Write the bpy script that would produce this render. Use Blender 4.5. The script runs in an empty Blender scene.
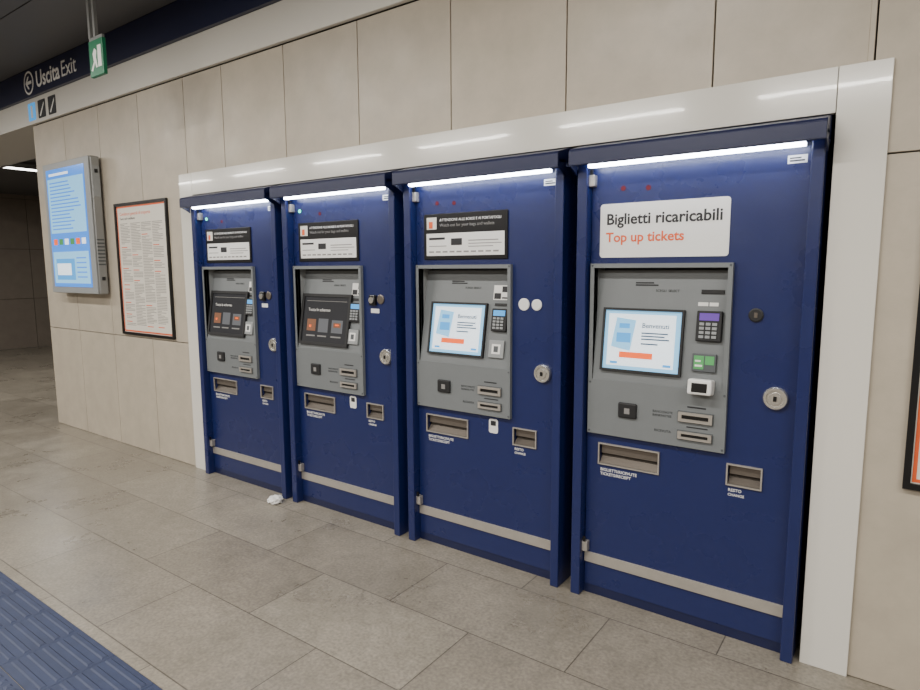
import bpy, bmesh, math, random
from mathutils import Matrix, Vector
random.seed(4)
COL=bpy.context.scene.collection
def lin(c):
    return tuple(((v/255)/12.92 if v/255<=.04045 else ((v/255+.055)/1.055)**2.4) for v in c)+(1,)
MATS={}
def mat(name,rgb,rough=.5,metal=0.,emit=0.,bump=0.,bscale=200.,var=0.,vscale=3.,spec=.5,coat=0.,island=0.,rvar=0.,scuff=None):
    if name in MATS: return MATS[name]
    m=bpy.data.materials.new(name); m.use_nodes=True; nt=m.node_tree; b=nt.nodes['Principled BSDF']
    c=lin(rgb); b.inputs['Base Color'].default_value=c; b.inputs['Roughness'].default_value=rough; b.inputs['Metallic'].default_value=metal
    b.inputs['Specular IOR Level'].default_value=spec; b.inputs['Coat Weight'].default_value=coat
    if emit: b.inputs['Emission Color'].default_value=c; b.inputs['Emission Strength'].default_value=emit
    tc=nt.nodes.new('ShaderNodeTexCoord')
    if bump:
        n=nt.nodes.new('ShaderNodeTexNoise'); n.inputs['Scale'].default_value=bscale; n.inputs['Detail'].default_value=2
        bp=nt.nodes.new('ShaderNodeBump'); bp.inputs['Strength'].default_value=bump; bp.inputs['Distance'].default_value=.002
        nt.links.new(tc.outputs['Object'],n.inputs['Vector']); nt.links.new(n.outputs[0],bp.inputs['Height']); nt.links.new(bp.outputs[0],b.inputs['Normal'])
    if var or island:
        hs=nt.nodes.new('ShaderNodeHueSaturation'); hs.inputs['Color'].default_value=c
        n1=nt.nodes.new('ShaderNodeTexNoise'); n1.inputs['Scale'].default_value=vscale; n1.inputs['Detail'].default_value=8; n1.inputs['Roughness'].default_value=.65
        nt.links.new(tc.outputs['Object'],n1.inputs['Vector'])
        mr=nt.nodes.new('ShaderNodeMapRange'); mr.inputs['From Min'].default_value=.3; mr.inputs['From Max'].default_value=.7
        mr.inputs['To Min'].default_value=1-var; mr.inputs['To Max'].default_value=1+var
        nt.links.new(n1.outputs[0],mr.inputs['Value'])
        last=mr.outputs[0]
        if island:
            g=nt.nodes.new('ShaderNodeNewGeometry'); m2=nt.nodes.new('ShaderNodeMapRange'); m2.inputs['To Min'].default_value=-island; m2.inputs['To Max'].default_value=island
            nt.links.new(g.outputs['Random Per Island'],m2.inputs['Value'])
            ad=nt.nodes.new('ShaderNodeMath'); ad.operation='ADD'; nt.links.new(last,ad.inputs[0]); nt.links.new(m2.outputs[0],ad.inputs[1]); last=ad.outputs[0]
        nt.links.new(last,hs.inputs['Value']); nt.links.new(hs.outputs[0],b.inputs['Base Color'])
        if scuff:
            # sparse pale scuff marks, mostly near the floor
            ns=nt.nodes.new('ShaderNodeTexNoise'); ns.inputs['Scale'].default_value=7; ns.inputs['Detail'].default_value=10; ns.inputs['Roughness'].default_value=.75
            mp=nt.nodes.new('ShaderNodeMapping'); mp.inputs['Scale'].default_value=(1,1,2.2); nt.links.new(tc.outputs['Object'],mp.inputs['Vector']); nt.links.new(mp.outputs[0],ns.inputs['Vector'])
            r1=nt.nodes.new('ShaderNodeMapRange'); r1.inputs['From Min'].default_value=.62; r1.inputs['From Max'].default_value=.75; r1.inputs['To Max'].default_value=.35; nt.links.new(ns.outputs[0],r1.inputs['Value'])
            sp=nt.nodes.new('ShaderNodeSeparateXYZ'); nt.links.new(tc.outputs['Object'],sp.inputs[0])
            r2=nt.nodes.new('ShaderNodeMapRange'); r2.inputs['From Min'].default_value=.1; r2.inputs['From Max'].default_value=.8; r2.inputs['To Min'].default_value=1; r2.inputs['To Max'].default_value=.1; nt.links.new(sp.outputs[2],r2.inputs['Value'])
            mm=nt.nodes.new('ShaderNodeMath'); mm.operation='MULTIPLY'; nt.links.new(r1.outputs[0],mm.inputs[0]); nt.links.new(r2.outputs[0],mm.inputs[1])
            mx=nt.nodes.new('ShaderNodeMixRGB'); nt.links.new(mm.outputs[0],mx.inputs[0]); nt.links.new(hs.outputs[0],mx.inputs[1]); mx.inputs[2].default_value=lin(scuff); nt.links.new(mx.outputs[0],b.inputs['Base Color'])
    if rvar:
        n4=nt.nodes.new('ShaderNodeTexNoise'); n4.inputs['Scale'].default_value=4; n4.inputs['Detail'].default_value=6; nt.links.new(tc.outputs['Object'],n4.inputs['Vector'])
        r4=nt.nodes.new('ShaderNodeMapRange'); r4.inputs['From Min'].default_value=.3; r4.inputs['From Max'].default_value=.7; r4.inputs['To Min'].default_value=rough-rvar; r4.inputs['To Max'].default_value=rough+rvar
        nt.links.new(n4.outputs[0],r4.inputs['Value']); nt.links.new(r4.outputs[0],b.inputs['Roughness'])
    MATS[name]=m; return m
def link(o,parent=None):
    COL.objects.link(o)
    if parent is not None: o.parent=parent
    return o
def empty(name,loc=(0,0,0),parent=None,rot=(0,0,0)):
    e=bpy.data.objects.new(name,None); e.location=loc; e.rotation_euler=rot; e.empty_display_size=.1
    return link(e,parent)
def boxes(name,lst,m,parent=None,bevel=0.,loc=(0,0,0),rot=(0,0,0),seg=2):
    """lst of (x0,x1,y0,y1,z0,z1)"""
    bm=bmesh.new()
    for b in lst:
        x0,x1,y0,y1,z0,z1=b
        r=bmesh.ops.create_cube(bm,size=1.)
        for v in r['verts']:
            v.co=Vector(((x0+x1)/2+v.co.x*(x1-x0),(y0+y1)/2+v.co.y*(y1-y0),(z0+z1)/2+v.co.z*(z1-z0)))
    if bevel: bmesh.ops.bevel(bm,geom=bm.edges[:],offset=bevel,segments=seg,affect='EDGES',profile=.5)
    me=bpy.data.meshes.new(name); bm.to_mesh(me); bm.free(); me.materials.append(m)
    o=bpy.data.objects.new(name,me); o.location=loc; o.rotation_euler=rot
    return link(o,parent)
def box(name,x0,x1,y0,y1,z0,z1,m,parent=None,bevel=0.,**k): return boxes(name,[(x0,x1,y0,y1,z0,z1)],m,parent,bevel,**k)
def cut(rect,holes):
    xs=sorted({rect[0],rect[1]}|{v for h in holes for v in h[:2] if rect[0]<v<rect[1]})
    zs=sorted({rect[2],rect[3]}|{v for h in holes for v in h[2:] if rect[2]<v<rect[3]})
    out=[]
    for i in range(len(xs)-1):
        col=[]
        for j in range(len(zs)-1):
            cx=(xs[i]+xs[i+1])/2; cz=(zs[j]+zs[j+1])/2
            if any(h[0]<cx<h[1] and h[2]<cz<h[3] for h in holes): continue
            if col and abs(col[-1][3]-zs[j])<1e-9: col[-1][3]=zs[j+1]
            else: col.append([xs[i],xs[i+1],zs[j],zs[j+1]])
        out+=col
    return out
def holed(name,rect,holes,y0,y1,m,parent=None,**k):
    return boxes(name,[(a,b,y0,y1,c,d) for a,b,c,d in cut(rect,holes)],m,parent,**k)
def lathe(name,profile,m,parent,loc,n=32):
    """profile (r, d): d = distance toward -y ; axis along y"""
    vs=[];fs=[]
    for r,d in profile:
        for i in range(n):
            a=2*math.pi*i/n; vs.append((r*math.cos(a),-d,r*math.sin(a)))
    for j in range(len(profile)-1):
        for i in range(n):
            i2=(i+1)%n; fs.append((j*n+i,j*n+i2,(j+1)*n+i2,(j+1)*n+i))
    fs.append(tuple((len(profile)-1)*n+i for i in range(n)))
    me=bpy.data.meshes.new(name); me.from_pydata(vs,[],fs); me.materials.append(m)
    bm=bmesh.new(); bm.from_mesh(me); bmesh.ops.recalc_face_normals(bm,faces=bm.faces[:]); bm.to_mesh(me); bm.free()
    o=bpy.data.objects.new(name,me); o.location=loc; return link(o,parent)
def prism(name,prof,x0,x1,m,parent=None,bevel=0.,loc=(0,0,0)):
    """prof list of (y,z) polygon extruded along x"""
    bm=bmesh.new()
    a=[bm.verts.new((x0,y,z)) for y,z in prof]; b=[bm.verts.new((x1,y,z)) for y,z in prof]
    bm.faces.new(a); bm.faces.new(b[::-1]); n=len(prof)
    for i in range(n): bm.faces.new((a[i],b[i],b[(i+1)%n],a[(i+1)%n]))
    bmesh.ops.recalc_face_normals(bm,faces=bm.faces[:])
    if bevel: bmesh.ops.bevel(bm,geom=bm.edges[:],offset=bevel,segments=2,affect='EDGES')
    me=bpy.data.meshes.new(name); bm.to_mesh(me); bm.free(); me.materials.append(m)
    o=bpy.data.objects.new(name,me); o.location=loc; return link(o,parent)
def poly(name,pts,y,m,parent=None,th=.001):
    bm=bmesh.new()
    a=[bm.verts.new((x,y-th,z)) for x,z in pts]; b=[bm.verts.new((x,y,z)) for x,z in pts]; n=len(pts)
    bm.faces.new(a); bm.faces.new(b[::-1])
    for i in range(n): bm.faces.new((a[i],b[i],b[(i+1)%n],a[(i+1)%n]))
    bmesh.ops.recalc_face_normals(bm,faces=bm.faces[:])
    me=bpy.data.meshes.new(name); bm.to_mesh(me); bm.free(); me.materials.append(m)
    return link(bpy.data.objects.new(name,me),parent)
def rrect(x0,x1,z0,z1,r,n=6):
    p=[]
    for cx,cz,a0 in ((x1-r,z1-r,0),(x0+r,z1-r,90),(x0+r,z0+r,180),(x1-r,z0+r,270)):
        for i in range(n+1):
            a=math.radians(a0+90*i/n); p.append((cx+r*math.cos(a),cz+r*math.sin(a)))
    return p
def circle(cx,cz,r,n=20): return [(cx+r*math.cos(2*math.pi*i/n),cz+r*math.sin(2*math.pi*i/n)) for i in range(n)]
def text(name,s,x,y,z,m,parent=None,width=None,size=.05,off=0.):
    """baseline-left at (x,z), facing -y"""
    cu=bpy.data.curves.new(name,'FONT'); cu.body=s; cu.size=1; cu.resolution_u=3
    o=bpy.data.objects.new(name,cu); link(o,parent); cu.materials.append(m)
    if width:
        bpy.context.view_layer.update(); w=o.dimensions.x; size=width/max(w,1e-6)
    cu.size=size; cu.extrude=.0004; cu.offset=off*size
    o.location=(x,y,z); o.rotation_euler=(math.pi/2,0,0); return o

# ---------------- materials
M_tile=mat('wall_stone_tile',(176,166,150),.42,var=.09,vscale=6,island=.03,bump=.12,bscale=120,rvar=.08)
M_core=mat('wall_joint_dark',(62,57,51),.9)
M_paint=mat('dark_plaster',(120,112,104),.8,var=.05)
M_far=mat('corridor_stone_tile',(112,103,93),.6,var=.08,vscale=5,island=.03)
M_white=mat('white_enamel_panel',(214,211,203),.14,coat=.3)
M_beam=mat('white_beam_panel',(212,209,201),.35)
M_navysign=mat('navy_fascia',(18,25,58),.35)
M_ceil=mat('ceiling_grey_metal',(84,84,86),.5)
M_blue=mat('navy_powder_coat',(26,36,84),.30,bump=.3,bscale=420,var=.06,vscale=30,rvar=.07,scuff=(120,126,150))
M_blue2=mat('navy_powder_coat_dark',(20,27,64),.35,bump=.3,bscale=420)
M_grey=mat('console_grey_plastic',(112,116,118),.42,bump=.15,bscale=500,var=.03,vscale=8)
M_grey2=mat('console_grey_light',(142,145,146),.4)
M_greyd=mat('console_grey_dark',(76,80,83),.45)
M_steel=mat('brushed_steel',(182,176,168),.36,metal=.55,var=.06,vscale=20)
M_chrome=mat('lock_chrome',(215,213,208),.25,metal=.85)
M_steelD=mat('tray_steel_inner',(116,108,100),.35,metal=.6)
M_black=mat('black_plastic',(16,16,18),.3)
M_blackm=mat('black_matte',(24,24,26),.6)
M_whitep=mat('white_print',(226,225,222),.5)
M_paper=mat('poster_paper',(216,211,200),.35)
M_ink=mat('ink_black',(30,30,34),.6)
M_inkg=mat('ink_grey',(130,128,126),.6)
M_inkl=mat('ink_light_grey',(138,133,127),.6)
M_orange=mat('ink_orange',(220,92,44),.5)
M_red=mat('sensor_red',(90,12,26),.25)
M_tube=mat('light_tube',(232,240,255),.4,emit=22)
M_led=mat('status_led_green',(40,235,190),.4,emit=3)
S_bg=mat('screen_pale_blue',(132,194,234),.15,emit=.75)
S_wh=mat('screen_white',(228,240,250),.15,emit=.85)
S_or=mat('screen_orange',(240,100,50),.15,emit=.7)
S_bl=mat('screen_blue',(70,150,215),.15,emit=.8)
S_dbl=mat('screen_bright_blue',(58,122,210),.15,emit=1.1)
S_dk=mat('screen_dark',(48,49,52),.12,emit=.25)
S_dkl=mat('screen_dark_tile',(92,94,98),.12,emit=.35)
S_br=mat('screen_brown_tile',(120,84,66),.12,emit=.35)
S_tx=mat('screen_text',(70,90,115),.2,emit=.2)
S_gr=mat('screen_green',(80,150,90),.2,emit=.3)
S_pu=mat('keypad_display_purple',(96,66,150),.2,emit=.5)
M_green=mat('exit_sign_green',(10,100,66),.4,emit=.1)
M_tact=mat('tactile_paving_blue',(42,51,78),.55,var=.16,vscale=12)
M_lampd=mat('lamp_diffuser',(255,252,246),.4,emit=8)
M_alu=mat('display_case_silver',(146,147,146),.38,metal=.5)

# ---------------- floor
def floor_mat():
    m=bpy.data.materials.new('granite_floor'); m.use_nodes=True; nt=m.node_tree; b=nt.nodes['Principled BSDF']; N=nt.nodes.new; L=nt.links.new
    tc=N('ShaderNodeTexCoord'); mp=N('ShaderNodeMapping'); mp.inputs['Location'].default_value=(.37,.155,0); L(tc.outputs['Object'],mp.inputs['Vector'])
    br=N('ShaderNodeTexBrick'); br.inputs['Scale'].default_value=1; br.inputs['Brick Width'].default_value=.9; br.inputs['Row Height'].default_value=.45
    br.inputs['Mortar Size'].default_value=.0028; br.inputs['Mortar Smooth'].default_value=.1
    br.inputs['Color1'].default_value=lin((133,126,114)); br.inputs['Color2'].default_value=lin((120,113,102)); br.inputs['Mortar'].default_value=lin((80,74,67)); L(mp.outputs[0],br.inputs['Vector'])
    n=N('ShaderNodeTexNoise'); n.inputs['Scale'].default_value=70; n.inputs['Detail'].default_value=6; L(tc.outputs['Object'],n.inputs['Vector'])
    n2=N('ShaderNodeTexNoise'); n2.inputs['Scale'].default_value=1.6; n2.inputs['Detail'].default_value=9; n2.inputs['Roughness'].default_value=.7; L(tc.outputs['Object'],n2.inputs['Vector'])
    n3=N('ShaderNodeTexNoise'); n3.inputs['Scale'].default_value=14; n3.inputs['Detail'].default_value=5; n3.inputs['Roughness'].default_value=.7; L(tc.outputs['Object'],n3.inputs['Vector'])
    def rng(o,a,c,d,e):
        r=N('ShaderNodeMapRange'); r.inputs['From Min'].default_value=a; r.inputs['From Max'].default_value=c; r.inputs['To Min'].default_value=d; r.inputs['To Max'].default_value=e; L(o,r.inputs['Value']); return r.outputs[0]
    a=rng(n.outputs[0],.3,.7,.78,1.22); c=rng(n2.outputs[0],.3,.7,.78,1.2); d3=rng(n3.outputs[0],.3,.7,.86,1.14)
    mu=N('ShaderNodeMath'); mu.operation='MULTIPLY'; L(a,mu.inputs[0]); L(c,mu.inputs[1])
    mv=N('ShaderNodeMath'); mv.operation='MULTIPLY'; L(mu.outputs[0],mv.inputs[0]); L(d3,mv.inputs[1])
    hs=N('ShaderNodeHueSaturation'); L(br.outputs['Color'],hs.inputs['Color']); L(mv.outputs[0],hs.inputs['Value']); L(hs.outputs[0],b.inputs['Base Color'])
    L(rng(n2.outputs[0],.3,.7,.22,.42),b.inputs['Roughness'])
    bp=N('ShaderNodeBump'); bp.inputs['Strength'].default_value=.2; bp.inputs['Distance'].default_value=.003
    L(rng(br.outputs['Fac'],0,1,1,0),bp.inputs['Height']); L(bp.outputs[0],b.inputs['Normal'])
    return m
M_floor=floor_mat()
XL,XR,YF,YB=-10.,7.,-6.5,6.
boxes('floor',[(XL,XR,YF,-2.155,-.1,0),(XL,XR,-1.555,YB,-.1,0),(XL,XR,-2.155,-1.555,-.1,-.004)],M_floor)
# tactile strip
tv=[];tf=[]
def tb(x0,x1,y0,y1,z0,z1,s=0.):
    i=len(tv); tv.extend([(x0,y0,z0),(x1,y0,z0),(x1,y1,z0),(x0,y1,z0),(x0+s,y0+s,z1),(x1-s,y0+s,z1),(x1-s,y1-s,z1),(x0+s,y1-s,z1)])
    tf.extend([(i+4,i+5,i+6,i+7),(i,i+1,i+5,i+4),(i+1,i+2,i+6,i+5),(i+2,i+3,i+7,i+6),(i+3,i,i+4,i+7)])
x=XL
while x<XR-.01:
    for (ya,yb) in ((-1.853,-1.557),(-2.153,-1.857)):
        tb(x+.001,x+.299 if x+.3<XR else XR,ya,yb,-.004,.0,0)
    x+=.3
x=XL+.012
while x<XR-.3:
    for j in range(5): 
        y0=-1.575-j*.055
        tb(x,x+.276,y0-.028,y0,.0,.004,.006)
    for i in range(6):
        for j in range(6):
            cx=x+.005+i*.047; cy=-1.87-j*.047
            tb(cx,cx+.028,cy-.028,cy,0,.004,.008)
    x+=.3
me=bpy.data.meshes.new('tactile_paving_strip'); me.from_pydata(tv,[],tf); me.materials.append(M_tact)
link(bpy.data.objects.new('tactile_paving_strip',me))

# ---------------- walls
OP=(-.17,4.04,0,2.16)
cols=[-2.75,-2.10,-1.45,-.80,-.15,.32,.97,1.61,2.26,2.90,3.53,4.06,4.70,5.35,6.0,6.65,7.0]
g=.003; tiles=[]
for i in range(len(cols)-1):
    x0,x1=cols[i],cols[i+1]
    rows=[0,.98,2.92] if x1<.0 else ([0,1.93,2.92])
    for j in range(len(rows)-1):
        r=(x0+g,x1-g,rows[j]+g,rows[j+1]-g)
        for a,b,c,d in cut(r,[OP]): tiles.append((a,b,0,.02,c,d))
wb=boxes('wall_back',tiles,M_tile,bevel=.0012,seg=1)
boxes('wall_back_core',[(a,b,.021,.75,c,d) for a,b,c,d in cut((-2.74,7.,0,3.4),[OP])]+[(-.17,4.04,.7,.75,0,2.16)],M_core,wb)
box('end_cladding',-2.75,-2.741,.0205,.75,0,2.92,M_tile,wb)
# beam over wall and passage
be=box('trim_1',XL,XR,-.03,-.001,2.925,3.155,M_beam)
box('beam_core',XL,-2.751,.001,.75,2.925,3.4,M_beam,be)
fa=box('trim_2',XL,XR,-.06,-.001,3.157,3.4,M_navysign)
# far walls
ft=[];y=YF
while y<YB-.01:
    y1=min(y+.9,YB)
    for z0,z1 in ((0,.98),(.98,1.95),(1.95,2.92),(2.92,3.4)): ft.append((XL-.02,XL,y+.004,y1-.004,z0+.004,z1-.004))
    y=y1
wl=boxes('wall_left',ft,M_far)
box('wall_left_core',XL-.2,XL-.02,YF,YB,0,3.5,M_core,wl)
box('wall_corridor_end',XL,-2.75,YB,YB+.1,0,3.4,M_far)
box('wall_corridor_side',-2.75,-2.65,.751,YB,0,3.4,M_far)
box('wall_front',XL,XR,YF-.1,YF,0,3.4,M_paint)
box('wall_right',XR,XR+.1,YF,.75,0,3.4,M_paint)
# ceilings : slats running along x with grooves
sl=[];y=-.062
while y>YF+.01:
    y1=max(y-.6,YF); sl.append((XL,XR,y1+.006,y-.004,3.4,3.42)); y=y1
ce=boxes('ceiling',sl,M_ceil)
box('ceiling_void',XL,XR,YF,.75,3.421,3.5,M_blackm,ce)
box('ceiling_corridor',XL,-2.75,.751,YB,3.0,3.1,M_ceil)

# ---------------- ceiling lights
def lamp(x,y,z,lx,ly,power,nm='ceiling_light'):
    e=empty(nm,(x,y,z))
    holed('housing',(-lx/2-.02,lx/2+.02,-.05,0),[],-ly/2-.02,ly/2+.02,M_alu,e)
    box('diffuser',-lx/2,lx/2,-ly/2,ly/2,-.054,-.05,M_lampd,e)
    ld=bpy.data.lights.new('lamp','AREA'); ld.shape='RECTANGLE'; ld.size=lx; ld.size_y=ly; ld.energy=power; ld.color=(1.,.962,.895)
    lo=bpy.data.objects.new('lamp_light',ld); lo.location=(0,0,-.06); link(lo,e)
for i in range(7): lamp(-8.2+i*2.35,-4.9,3.4,1.55,.14,(60,60,74,80,84,84,80)[i])
for i in range(5): lamp(-6.2+i*3.0,-2.2,3.4,1.6,.14,(50,70,84,84,76)[i])
lamp(-5.7,1.0,2.96,.16,.5,26,'corridor_light'); lamp(-5.7,3.6,2.96,.16,.5,30,'corridor_light')

# ---------------- white surround frame
fr=empty('machine_surround_frame')
box('jamb_left',-.248,-.085,-.014,.02,0,2.242,M_white,fr,bevel=.002)
box('jamb_right',3.958,4.117,-.014,.02,0,2.242,M_white,fr,bevel=.002)
box('header',-.083,3.956,-.014,.02,2.085,2.242,M_white,fr,bevel=.002)

# ---------------- ticket machines
def screen_new(p,x0,x1,z0,z1,y):
    w=x1-x0;h=z1-z0
    X=lambda a:x0+a*w
    Z=lambda b:z0+b*h
    box('screen_glass',x0,x1,y-.002,y,z0,z1,S_bg,p)
    box('screen_card',X(.05),X(.93),y-.0026,y-.002,Z(.06),Z(.94),S_wh,p)
    poly('screen_doc',[(X(.10),Z(.38)),(X(.36),Z(.32)),(X(.42),Z(.84)),(X(.16),Z(.88))],y-.003,S_bg,p,th=.0006)
    boxes('screen_pic',[(X(.17),X(.36),y-.0042,y-.0036,Z(.46),Z(.62)),(X(.2),X(.34),y-.0042,y-.0036,Z(.7),Z(.78))],S_bl,p)
    text('screen_title','Benvenuti',X(.5),y-.003,Z(.72),S_tx,p,width=w*.34,off=.01)
    boxes('screen_lines',[(X(.5),X(.5+q),y-.0034,y-.0028,Z(t),Z(t+.022)) for q,t in ((.34,.62),(.3,.57),(.36,.52),(.22,.44))],S_tx,p)
    box('screen_button',X(.22),X(.66),y-.0036,y-.0028,Z(.2),Z(.3),S_or,p)
    boxes('screen_footer',[(X(.1),X(.2),y-.0036,y-.0028,Z(.09),Z(.13)),(X(.8),X(.9),y-.0036,y-.0028,Z(.09),Z(.13))],S_bl,p)
def screen_old(p,x0,x1,z0,z1,y):
    w=x1-x0;h=z1-z0
    X=lambda a:x0+a*w
    Z=lambda b:z0+b*h
    box('screen_glass',x0,x1,y-.002,y,z0,z1,S_dk,p)
    boxes('screen_tiles',[(X(.36),X(.58),y-.0026,y-.002,Z(.22),Z(.52)),(X(.66),X(.9),y-.0026,y-.002,Z(.22),Z(.5))],S_dkl,p)
    boxes('screen_tiles_b',[(X(.1),X(.3),y-.0026,y-.002,Z(.24),Z(.5)),(X(.70),X(.86),y-.0032,y-.0026,Z(.34),Z(.44))],S_br,p)
    text('screen_text','Tocca lo schermo',X(.1),y-.0024,Z(.68),M_whitep,p,width=w*.5)
    boxes('screen_accent',[(X(.15),X(.2),y-.0032,y-.0026,Z(.32),Z(.37)),(X(.74),X(.82),y-.0038,y-.002,Z(.38),Z(.41))],S_or,p)
    boxes('screen_lines',[(X(.1),X(.3),y-.0026,y-.002,Z(.12),Z(.15)),(X(.36),X(.56),y-.0026,y-.002,Z(.12),Z(.15)),(X(.66),X(.88),y-.0026,y-.002,Z(.12),Z(.15)),(X(.05),X(.95),y-.0026,y-.002,Z(.9),Z(.91))],M_inkg,p)
def pinpad(p,x0,x1,z0,z1,y,disp):
    w=x1-x0;h=z1-z0
    box('pinpad_body',x0,x1,y-.018,y,z0,z1,M_blackm,p,bevel=.004)
    box('pinpad_display',x0+.12*w,x1-.12*w,y-.0195,y-.018,z0+.68*h,z1-.08*h,disp,p)
    boxes('pinpad_keys',[(x0+w*(.14+.25*i),x0+w*(.14+.25*i)+w*.18,y-.022,y-.018,z0+h*(.1+.14*j),z0+h*(.1+.14*j)+h*.09) for i in range(3) for j in range(4)],M_grey2,p)
def tray(p,nm,x0,x1,z0,z1):
    t=.006
    boxes(nm+'_rim',[(x0-t,x1+t,-.008,.004,z1,z1+t),(x0-t,x1+t,-.008,.004,z0-t,z0),(x0-t,x0,-.008,.004,z0,z1),(x1,x1+t,-.008,.004,z0,z1)],M_steel,p)
    box(nm+'_back',x0,x1,.075,.08,z0,z1,M_blackm,p)
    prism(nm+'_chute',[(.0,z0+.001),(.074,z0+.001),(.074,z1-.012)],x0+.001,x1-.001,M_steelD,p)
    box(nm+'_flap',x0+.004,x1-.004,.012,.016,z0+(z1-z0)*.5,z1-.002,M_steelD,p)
def slot(p,nm,x0,x1,z0,z1,y,m=None):
    boxes(nm+'_gasket',[(x0-.004,x1+.004,y-.003,y,z0-.004,z1+.004)],M_greyd,p)
    holed(nm+'_plate',(x0,x1,z0,z1),[(x0+.014,x1-.014,z0+(z1-z0)*.30,z0+(z1-z0)*.72)],y-.012,y,m or M_grey2,p)
    box(nm+'_opening',x0+.010,x1-.010,y-.006,y-.0032,z0+.004,z1-.004,M_black,p)
W=1.0154
def machine(k):
    topup=k==3; old=k<2
    e=empty('ticket_vending_machine',(k*W,0,0))
    px0,px1,pz0,pz1=0.,.598,.793,1.564
    rx0,rx1,rz0,rz1=.018,.58,1.045,1.545
    T1=(.055,.325,.652,.742); T2=(.612,.735,.665,.745)
    holes=[(rx0,rx1,rz0,rz1),T1,T2]
    box('cabinet',-.056,.886,.12,.6,0,2.06,M_blue2,e)
    holed('door',(-.008,.843,.045,1.985),holes,0,.02,M_blue,e)
    box('plinth',-.012,.848,.004,.12,0,.043,M_blue2,e)
    boxes('posts',[(-.058,-.012,-.05,.119,0,2.0),(.847,.89,-.05,.119,0,2.0)],M_blue,e,bevel=.004)
    # console frame
    holed('console_plate',(px0,px1,pz0,pz1),[(rx0,rx1,rz0,rz1)],-.022,-.0005,M_grey,e)
    dp=.06 if topup else .085
    H=rz1-rz0; th=math.atan2(dp,H)
    box('recess_back',rx0,rx1,.098,.104,rz0,rz1,M_greyd,e)
    boxes('recess_sides',[(rx0-.004,rx0,-.02,.1,rz0,rz1),(rx1,rx1+.004,-.02,.1,rz0,rz1),(rx0,rx1,-.02,.1,rz1,rz1+.004)],M_grey2,e)
    c=empty('sloped_console',(0,-.018,rz0),e,(-th,0,0))
    L=H/math.cos(th)
    box('sloped_plate',rx0+.001,rx1-.001,0,.012,0.0,L-.012,M_grey,c)
    # ---- on the slope (local z measured from recess bottom)
    if topup: sx0,sx1,sz0,sz1=.066,.402,.055,.315
    elif not old: sx0,sx1,sz0,sz1=.085,.425,.055,.315
    else: sx0,sx1,sz0,sz1=.055,.455,.045,.33
    bz=.018 if old else .01
    holed('screen_bezel',(sx0-bz,sx1+bz,sz0-bz,sz1+bz),[(sx0,sx1,sz0,sz1)],-.018,-.0005,M_blackm,c)
    (screen_old if old else screen_new)(c,sx0,sx1,sz0,sz1,-.008)
    text('console_label','SCEGLI  SELECT',.28 if not old else .3,-.001,.40,M_blackm,c,width=.1)
    if topup:
        pinpad(c,.462,.562,.2,.325,-.001,S_pu)
        box('contactless_reader',.455,.55,-.014,-.001,.075,.15,M_greyd,c,bevel=.003)
        boxes('contactless_display',[(.463,.502,-.0155,-.014,.085,.14),(.507,.542,-.0155,-.014,.105,.14)],S_gr,c)
        boxes('contactless_mark',[(.468,.497,-.0162,-.0155,.095,.103),(.468,.49,-.0162,-.0155,.115,.122)],M_whitep,c)
        box('ticket_slot',.47,.56,-.005,-.001,.395,.412,M_black,c,bevel=.001)
        boxes('logo_sticker',[(.46,.5,-.002,-.001,.345,.36),(.505,.54,-.002,-.001,.345,.36)],M_whitep,c)
        box('card_validator',.455,.55,-.06,-.001,-.018,.045,M_whitep,c,bevel=.008)
        box('validator_window',.472,.533,-.062,-.0595,-.008,.03,M_black,c,bevel=.0015)
    else:
        pinpad(c,.47,.56,.185,.30,-.001,S_bl)
        box('contactless_reader',.465,.555,-.012,-.001,.05,.14,M_grey2,c,bevel=.004)
        boxes('contactless_icon',[(.485,.535,-.0135,-.012,.07,.12)],M_whitep,c)
        boxes('contactless_mark',[(.497,.523,-.0142,-.0135,.08,.11)],M_greyd,c)
        boxes('instruction_sticker',[(.46,.565,-.002,-.001,.345,.42)],M_whitep,c)
        boxes('instruction_print',[(.465,.505,-.0026,-.002,.35,.38),(.51,.56,-.0026,-.002,.385,.415),(.512,.555,-.0026,-.002,.352,.36)],M_ink,c)
        box('card_slot',.475,.555,-.006,-.001,.315,.328,M_black,c,bevel=.001)
    boxes('top_label',[(.19,.29,-.002,-.001,.425,.431),(.19,.27,-.002,-.001,.435,.441)],M_ink,c)
    # ---- lower console plate
    y=-.022
    box('camera_window',.148,.232,y-.012,y+.002,.885,.953,M_blackm,e,bevel=.006)
    boxes('camera_glyph',[(.178,.202,y-.0135,y-.012,.905,.93)],M_inkg,e)
    slot(e,'banknote_slot',.412,.548,.905,.945,y,M_steel)
    slot(e,'receipt_slot',.412,.548,.83,.862,y,M_steel)
    text('slot_label_1','BANCONOTE',.30,y-.0005,.928,M_ink,e,width=.085); text('slot_label_2','BANKNOTES',.30,y-.0005,.912,M_ink,e,width=.08)
    text('slot_label_3','RICEVUTA',.31,y-.0005,.845,M_ink,e,width=.07)
    boxes('slot_labels',[(.445,.52,y-.001,y,.965,.971),(.445,.53,y-.001,y,.88,.885)],M_ink,e)
    for i,(ux,uz) in enumerate(((.009,1.555),(.589,1.555),(.009,.805),(.589,.805),(.009,1.03),(.589,1.03))):
        lathe('console_screw_%d'%(i+1),[(.005,0),(.004,.002),(0,.002)],M_greyd,e,(ux,y,uz),n=12)
    # ---- trays
    tray(e,'ticket_tray',*T1); tray(e,'change_tray',*T2)
    text('tray_text_1','BIGLIETTI/RICEVUTE',.06,-.001,.616,M_whitep,e,width=.17,off=.012)
    text('tray_text_2','TICKETS/RECEIPT',.06,-.001,.596,M_whitep,e,width=.145,off=.012)
    text('change_text_1','RESTO',.615,-.001,.634,M_whitep,e,width=.05,off=.012)
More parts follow.
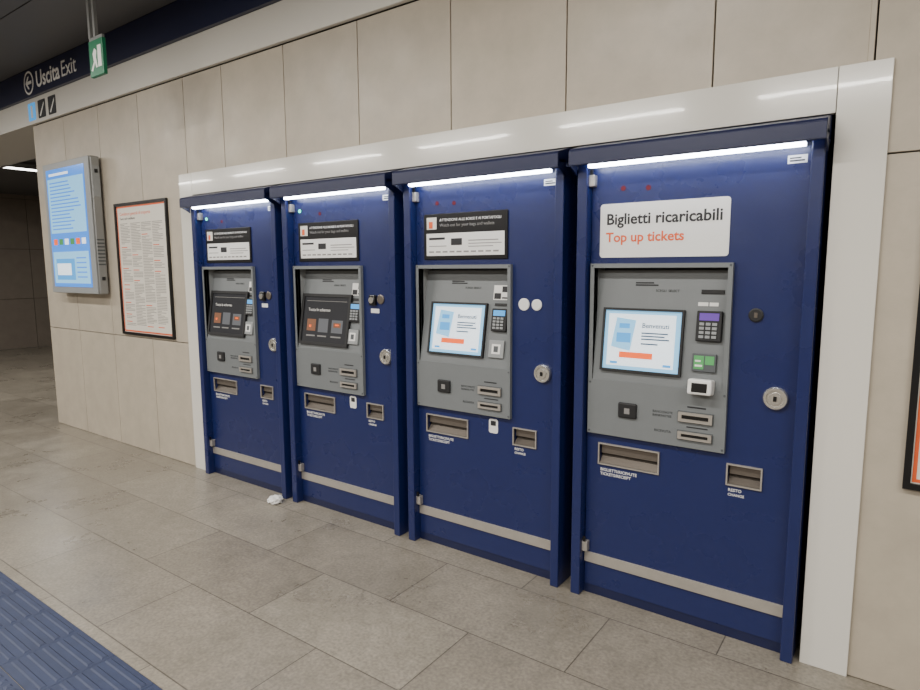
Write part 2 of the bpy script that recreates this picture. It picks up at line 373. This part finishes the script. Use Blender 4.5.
    text('change_text_2','CHANGE',.615,-.001,.615,M_whitep,e,width=.062,off=.012)
    # ---- kick band
    box('steel_band',-.008,.843,-.008,-.0005,.158,.208,M_steel,e,bevel=.001)
    # ---- lock + keyhole
    lathe('door_lock',[(.045,0),(.045,.012),(.041,.018),(.033,.018),(.031,.012),(.024,.012),(.022,.02),(.0,.02)],M_chrome,e,(.772,0,1.04))
    box('lock_slot',.766,.778,-.023,-.019,1.03,1.05,M_black,e)
    lathe('keyhole',[(.027,0),(.027,.006),(.022,.008),(.0,.008)],(M_whitep if k==2 else M_steelD) if not topup else M_blackm,e,(.735 if not topup else .686,0,1.37 if not topup else 1.36))
    if topup: box('keyhole_slot',.680,.692,-.0095,-.008,1.35,1.37,M_steelD,e)
    if k==2: lathe('round_cap',[(.03,0),(.03,.004),(.027,.006),(0,.006)],M_whitep,e,(.664,0,1.37))
    if k in (0,1):
        box('key_latch',.655,.705,-.02,0,1.335,1.395,M_black,e,bevel=.006); lathe('round_cap',[(.018,0),(.018,.01),(0,.01)],M_chrome,e,(.68,-.018,1.365))
        box('key_plate_label',.655,.72,-.001,0,1.29,1.315,M_whitep,e)
    # stickers
    if not topup and k>0:
        poly('service_sticker',rrect(.46,.515,.70,.775,.012),-.0,M_whitep,e)
        boxes('sticker_print',[(.472,.503,-.002,-.001,.74,.765)],M_ink,e)
    # ---- header sign
    if topup:
        poly('topup_sign_plate',rrect(.034,.574,1.59,1.822,.014),-.0,M_whitep,e,th=.004)
        text('sign_line_1','Biglietti ricaricabili',.062,-.0045,1.733,M_ink,e,width=.478,off=.022)
        text('sign_line_2','Top up tickets',.062,-.0045,1.658,M_orange,e,width=.335,off=.022)
    else:
        box('info_panel',.048,.572,-.008,0,1.592,1.83,M_black,e,bevel=.003)
        y2=-.008
        box('info_strip',.068,.555,y2-.0015,y2,1.612,1.728,M_whitep,e)
        boxes('info_strip_print',[(.085+.045*i,.085+.045*i+.032,y2-.0022,y2-.0015,1.628,1.636) for i in range(10)]+[(.34,.52,y2-.0022,y2-.0015,1.685,1.690),(.34,.54,y2-.0022,y2-.0015,1.67,1.674),(.34,.49,y2-.0022,y2-.0015,1.655,1.659),(.085,.2,y2-.0022,y2-.0015,1.66,1.664)],M_inkg,e)
        boxes('info_strip_dark',[(.085,.19,y2-.0022,y2-.0015,1.695,1.707),(.23,.30,y2-.0022,y2-.0015,1.665,1.70)],M_ink,e)
        boxes('info_picture',[(.07,.135,y2-.0015,y2,1.75,1.812)],M_paper,e)
        boxes('info_picture_figure',[(.085,.11,y2-.0022,y2-.0015,1.755,1.79)],M_orange,e)
        text('info_text_1','ATTENZIONE ALLE BORSE E AI PORTAFOGLI',.155,y2-.0005,1.79,M_whitep,e,width=.38)
        text('info_text_2','Watch out for your bags and wallets',.155,y2-.0005,1.762,M_inkg,e,width=.34)
    # sensors
    lathe('sensor',[(.011,0),(.011,.002),(0,.002)],M_red if k>1 else M_led,e,(.134 if k>1 else .06,0,1.885 if k>1 else 1.905))
    lathe('sensor_b',[(.011,0),(.011,.002),(0,.002)],M_red,e,(.244,0,1.88))
    box('serial_label',.765,.83,-.0015,0,1.925,1.955,M_whitep,e)
    boxes('serial_print',[(.772,.822,-.002,-.0015,1.932,1.938),(.772,.81,-.002,-.0015,1.942,1.947)],M_ink,e)
    # hinges
    for hz in (1.93,.245):
        boxes('hinge',[(-.014,.014,-.03,.0,hz-.03,hz+.02)],M_steel,e,bevel=.003)
        box('hinge_pin',-.006,.006,-.034,-.026,hz+.02,hz+.045,M_black,e)
    # canopy
    prism('canopy',[(.1,2.086),(-.0,2.084),(-.12,2.052),(-.128,2.042),(-.128,1.984),(-.118,1.980),(-.112,2.005),(.1,2.02)],-.066,.899,M_blue2,e,bevel=.002)
    prism('canopy_cheek_left',[(-.05,2.02),(-.118,2.02),(-.118,1.985),(-.05,1.95)],-.066,-.060,M_blue2,e)
    prism('canopy_cheek_right',[(-.05,2.02),(-.118,2.02),(-.118,1.985),(-.05,1.95)],.893,.899,M_blue2,e)
    box('canopy_tube',.0,.83,-.075,-.045,1.975,1.99,M_tube,e,bevel=.003)
for k in range(4): machine(k)

# ---------------- information display on wall
d=empty('wall_information_display',(-2.33,0,1.335))
w,h,dep=.90,1.165,.112
box('case',0,w,-dep+.012,-.02,0,h,M_alu,d,bevel=.012)
box('wall_mount',.1,w-.1,-.02,-.0005,.15,h-.15,M_greyd,d)
box('front_bezel',.004,w-.004,-dep,-dep+.012,.004,h-.004,M_grey2,d,bevel=.004)
box('screen',.07,w-.09,-dep-.003,-dep,.06,h-.06,S_dbl,d)
sx0,sx1,sz0,sz1=.07,w-.09,.06,h-.06
X=lambda a:sx0+a*(sx1-sx0)
Z=lambda b:sz0+b*(sz1-sz0)
yy=-dep-.003
boxes('screen_panel',[(X(.03),X(.97),yy-.001,yy,Z(.46),Z(.92)),(X(.03),X(.97),yy-.001,yy,Z(.03),Z(.30))],S_bg,d)
boxes('screen_header',[(X(.1),X(.6),yy-.0016,yy-.001,Z(.06),Z(.24))],S_bl,d)
boxes('screen_rows',[(X(.08),X(.55+.35*random.random()),yy-.0016,yy-.001,Z(.49+.03*i),Z(.50+.03*i)) for i in range(14)]+[(X(.65),X(.9),yy-.0016,yy-.001,Z(.08+.04*i),Z(.09+.04*i)) for i in range(5)],S_dbl,d)
boxes('screen_white',[(X(.08),X(.6),yy-.001,yy,Z(.945),Z(.965)),(X(.12),X(.5),yy-.0024,yy-.0016,Z(.1),Z(.2))],S_wh,d)
boxes('screen_tiles',[(X(.08+.15*i),X(.18+.15*i),yy-.0022,yy-.001,Z(.36),Z(.41)) for i in (0,4)],S_or,d)
boxes('screen_tiles_b',[(X(.08+.15*i),X(.18+.15*i),yy-.0022,yy-.001,Z(.36),Z(.41)) for i in (1,3)],S_gr,d)
boxes('screen_tiles_c',[(X(.08+.15*i),X(.18+.15*i),yy-.0022,yy-.001,Z(.36),Z(.41)) for i in (2,5)],S_wh,d)
box('side_hatch',w,w+.004,-.085,-.03,h-.34,h-.08,M_grey2,d,bevel=.0015)
boxes('side_lock',[(w,w+.008,-.07,-.045,h-.14,h-.11),(w,w+.008,-.07,-.045,.12,.15)],M_blackm,d)
boxes('side_vents',[(w,w+.003,-.09,-.03,.25+.03*i,.262+.03*i) for i in range(8)],M_greyd,d)

# ---------------- posters
def poster(nm,x0,x1,z0,z1):
    e=empty(nm,(x0,0,z0)); w=x1-x0;h=z1-z0;t=.022
    holed('frame',(0,w,0,h),[(t,w-t,t,h-t)],-.02,-.0005,M_black,e)
    box('paper',t,w-t,-.008,-.001,t,h-t,M_paper,e)
    q=t+.004
    holed('border',(q,w-q,q,h-q),[(q+.012,w-q-.012,q+.012,h-q-.012)],-.0088,-.008,M_orange,e)
    ls=[];os=[]
    nc=4
    cw=(w-.14)/nc
    zt=h-.17
    for c in range(nc):
        z=zt
        while z>.08:
            if random.random()<.05: z-=.02; os.append((.07+c*cw,.07+c*cw+cw*.55,-.0088,-.008,z,z+.007)); z-=.016; continue
            ls.append((.07+c*cw,.07+c*cw+cw*(.90 if random.random()<.7 else random.uniform(.3,.8)),-.0088,-.008,z,z+.0048)); z-=.0125
    boxes('print_lines',ls,M_inkl,e); boxes('print_headings',os,M_orange,e)
    text('poster_title','Condizioni generali di trasporto',.07,-.0082,h-.10,M_orange,e,width=w*.6)
    text('poster_subtitle','Terms and conditions',.07,-.0082,h-.135,M_ink,e,width=w*.3)
    return e
poster('framed_notice_poster',-1.25,-.44,1.0,2.09)
poster('framed_notice_poster',4.237,5.05,.77,1.86)

# ---------------- signage on fascia
s=empty('exit_direction_sign',(0,-.061,0))
r=.105; cx,cz=-2.60,3.28
poly('arrow_disc',circle(cx,cz,r,28),0,M_whitep,s)
poly('arrow_disc_inner',circle(cx,cz,r-.018,28),-.001,M_navysign,s)
poly('arrow',[(cx-.066,cz),(cx-.01,cz+.056),(cx+.016,cz+.056),(cx-.022,cz+.014),(cx+.066,cz+.014),(cx+.066,cz-.014),(cx-.022,cz-.014),(cx+.016,cz-.056),(cx-.01,cz-.056)],-.002,M_whitep,s)
text('text_uscita','Uscita',-2.44,-.001,3.215,M_whitep,s,width=.48,off=.018)
text('text_exit','Exit',-1.92,-.001,3.215,M_whitep,s,width=.28)
p=empty('pictogram_signs',(.11,-.031,0))
poly('elevator_pictogram',rrect(-2.85,-2.69,2.955,3.115,.01),0,S_bl,p)
poly('stairs_pictogram',rrect(-2.63,-2.47,2.955,3.115,.01),0,M_ink,p)
poly('escalator_pictogram',rrect(-2.41,-2.25,2.955,3.115,.01),0,M_ink,p)
boxes('figures',[(-2.79,-2.75,-.002,-.001,2.98,3.09)],M_whitep,p)
poly('stair_figure',[(-2.6,2.98),(-2.5,3.09),(-2.5,3.07),(-2.58,2.97)],-.001,M_whitep,p)
poly('escalator_figure',[(-2.38,2.98),(-2.28,3.09),(-2.28,3.07),(-2.36,2.97)],-.001,M_whitep,p)
x=empty('emergency_exit_sign',(-.10,-.6,2.89))
box('case',-.09,.09,-.012,.012,-.11,.11,M_green,x,bevel=.003)
boxes('picto_door',[(.025,.07,-.0135,-.012,-.06,.07)],M_whitep,x)
poly('picto_figure',[(-.07,-.07),(-.03,-.02),(-.04,.03),(-.015,.06),(.01,.04),(0,.0),(.015,-.06),(-.005,-.06),(-.015,-.025),(-.05,-.075)],-.012,M_whitep,x)
boxes('bracket',[(-.085,.085,-.008,.008,.11,.13),(-.085,-.06,-.01,.01,.13,.51),(-.02,.005,-.01,.01,.13,.51)],M_alu,x)

# ---------------- crumpled paper
bm=bmesh.new(); bmesh.ops.create_icosphere(bm,subdivisions=3,radius=.055)
for v in bm.verts:
    n=random.uniform(.8,1.15); v.co=Vector((v.co.x*.9*n,v.co.y*.9*n,v.co.z*.5*n+.022)); v.co.z=max(v.co.z,0.0005)
me=bpy.data.meshes.new('crumpled_paper'); bm.to_mesh(me); bm.free(); me.materials.append(M_whitep)
o=link(bpy.data.objects.new('crumpled_paper',me)); o.location=(.88,-.13,0); o.rotation_euler=(0,0,.4)

# ---------------- world + camera
wd=bpy.data.worlds.new('World'); bpy.context.scene.world=wd; wd.use_nodes=True
wd.node_tree.nodes['Background'].inputs[0].default_value=(.6,.6,.6,1); wd.node_tree.nodes['Background'].inputs[1].default_value=.05
f,a,p_,r_=620.925,.6236,.1242,-.0050
fw=Vector((-math.sin(a)*math.cos(p_),math.cos(a)*math.cos(p_),-math.sin(p_)))
ri=Vector((math.cos(a),math.sin(a),0)); up=ri.cross(fw)
R=math.cos(r_)*ri+math.sin(r_)*up; U=-math.sin(r_)*ri+math.cos(r_)*up
cd=bpy.data.cameras.new('camera'); cd.sensor_width=36; cd.lens=f*36/920; cd.clip_start=.05
co=bpy.data.objects.new('camera',cd); COL.objects.link(co)
m=Matrix((R,U,-fw)).transposed().to_4x4(); m.translation=Vector((4.2053,-2.6373,1.55)); co.matrix_world=m
bpy.context.scene.camera=co
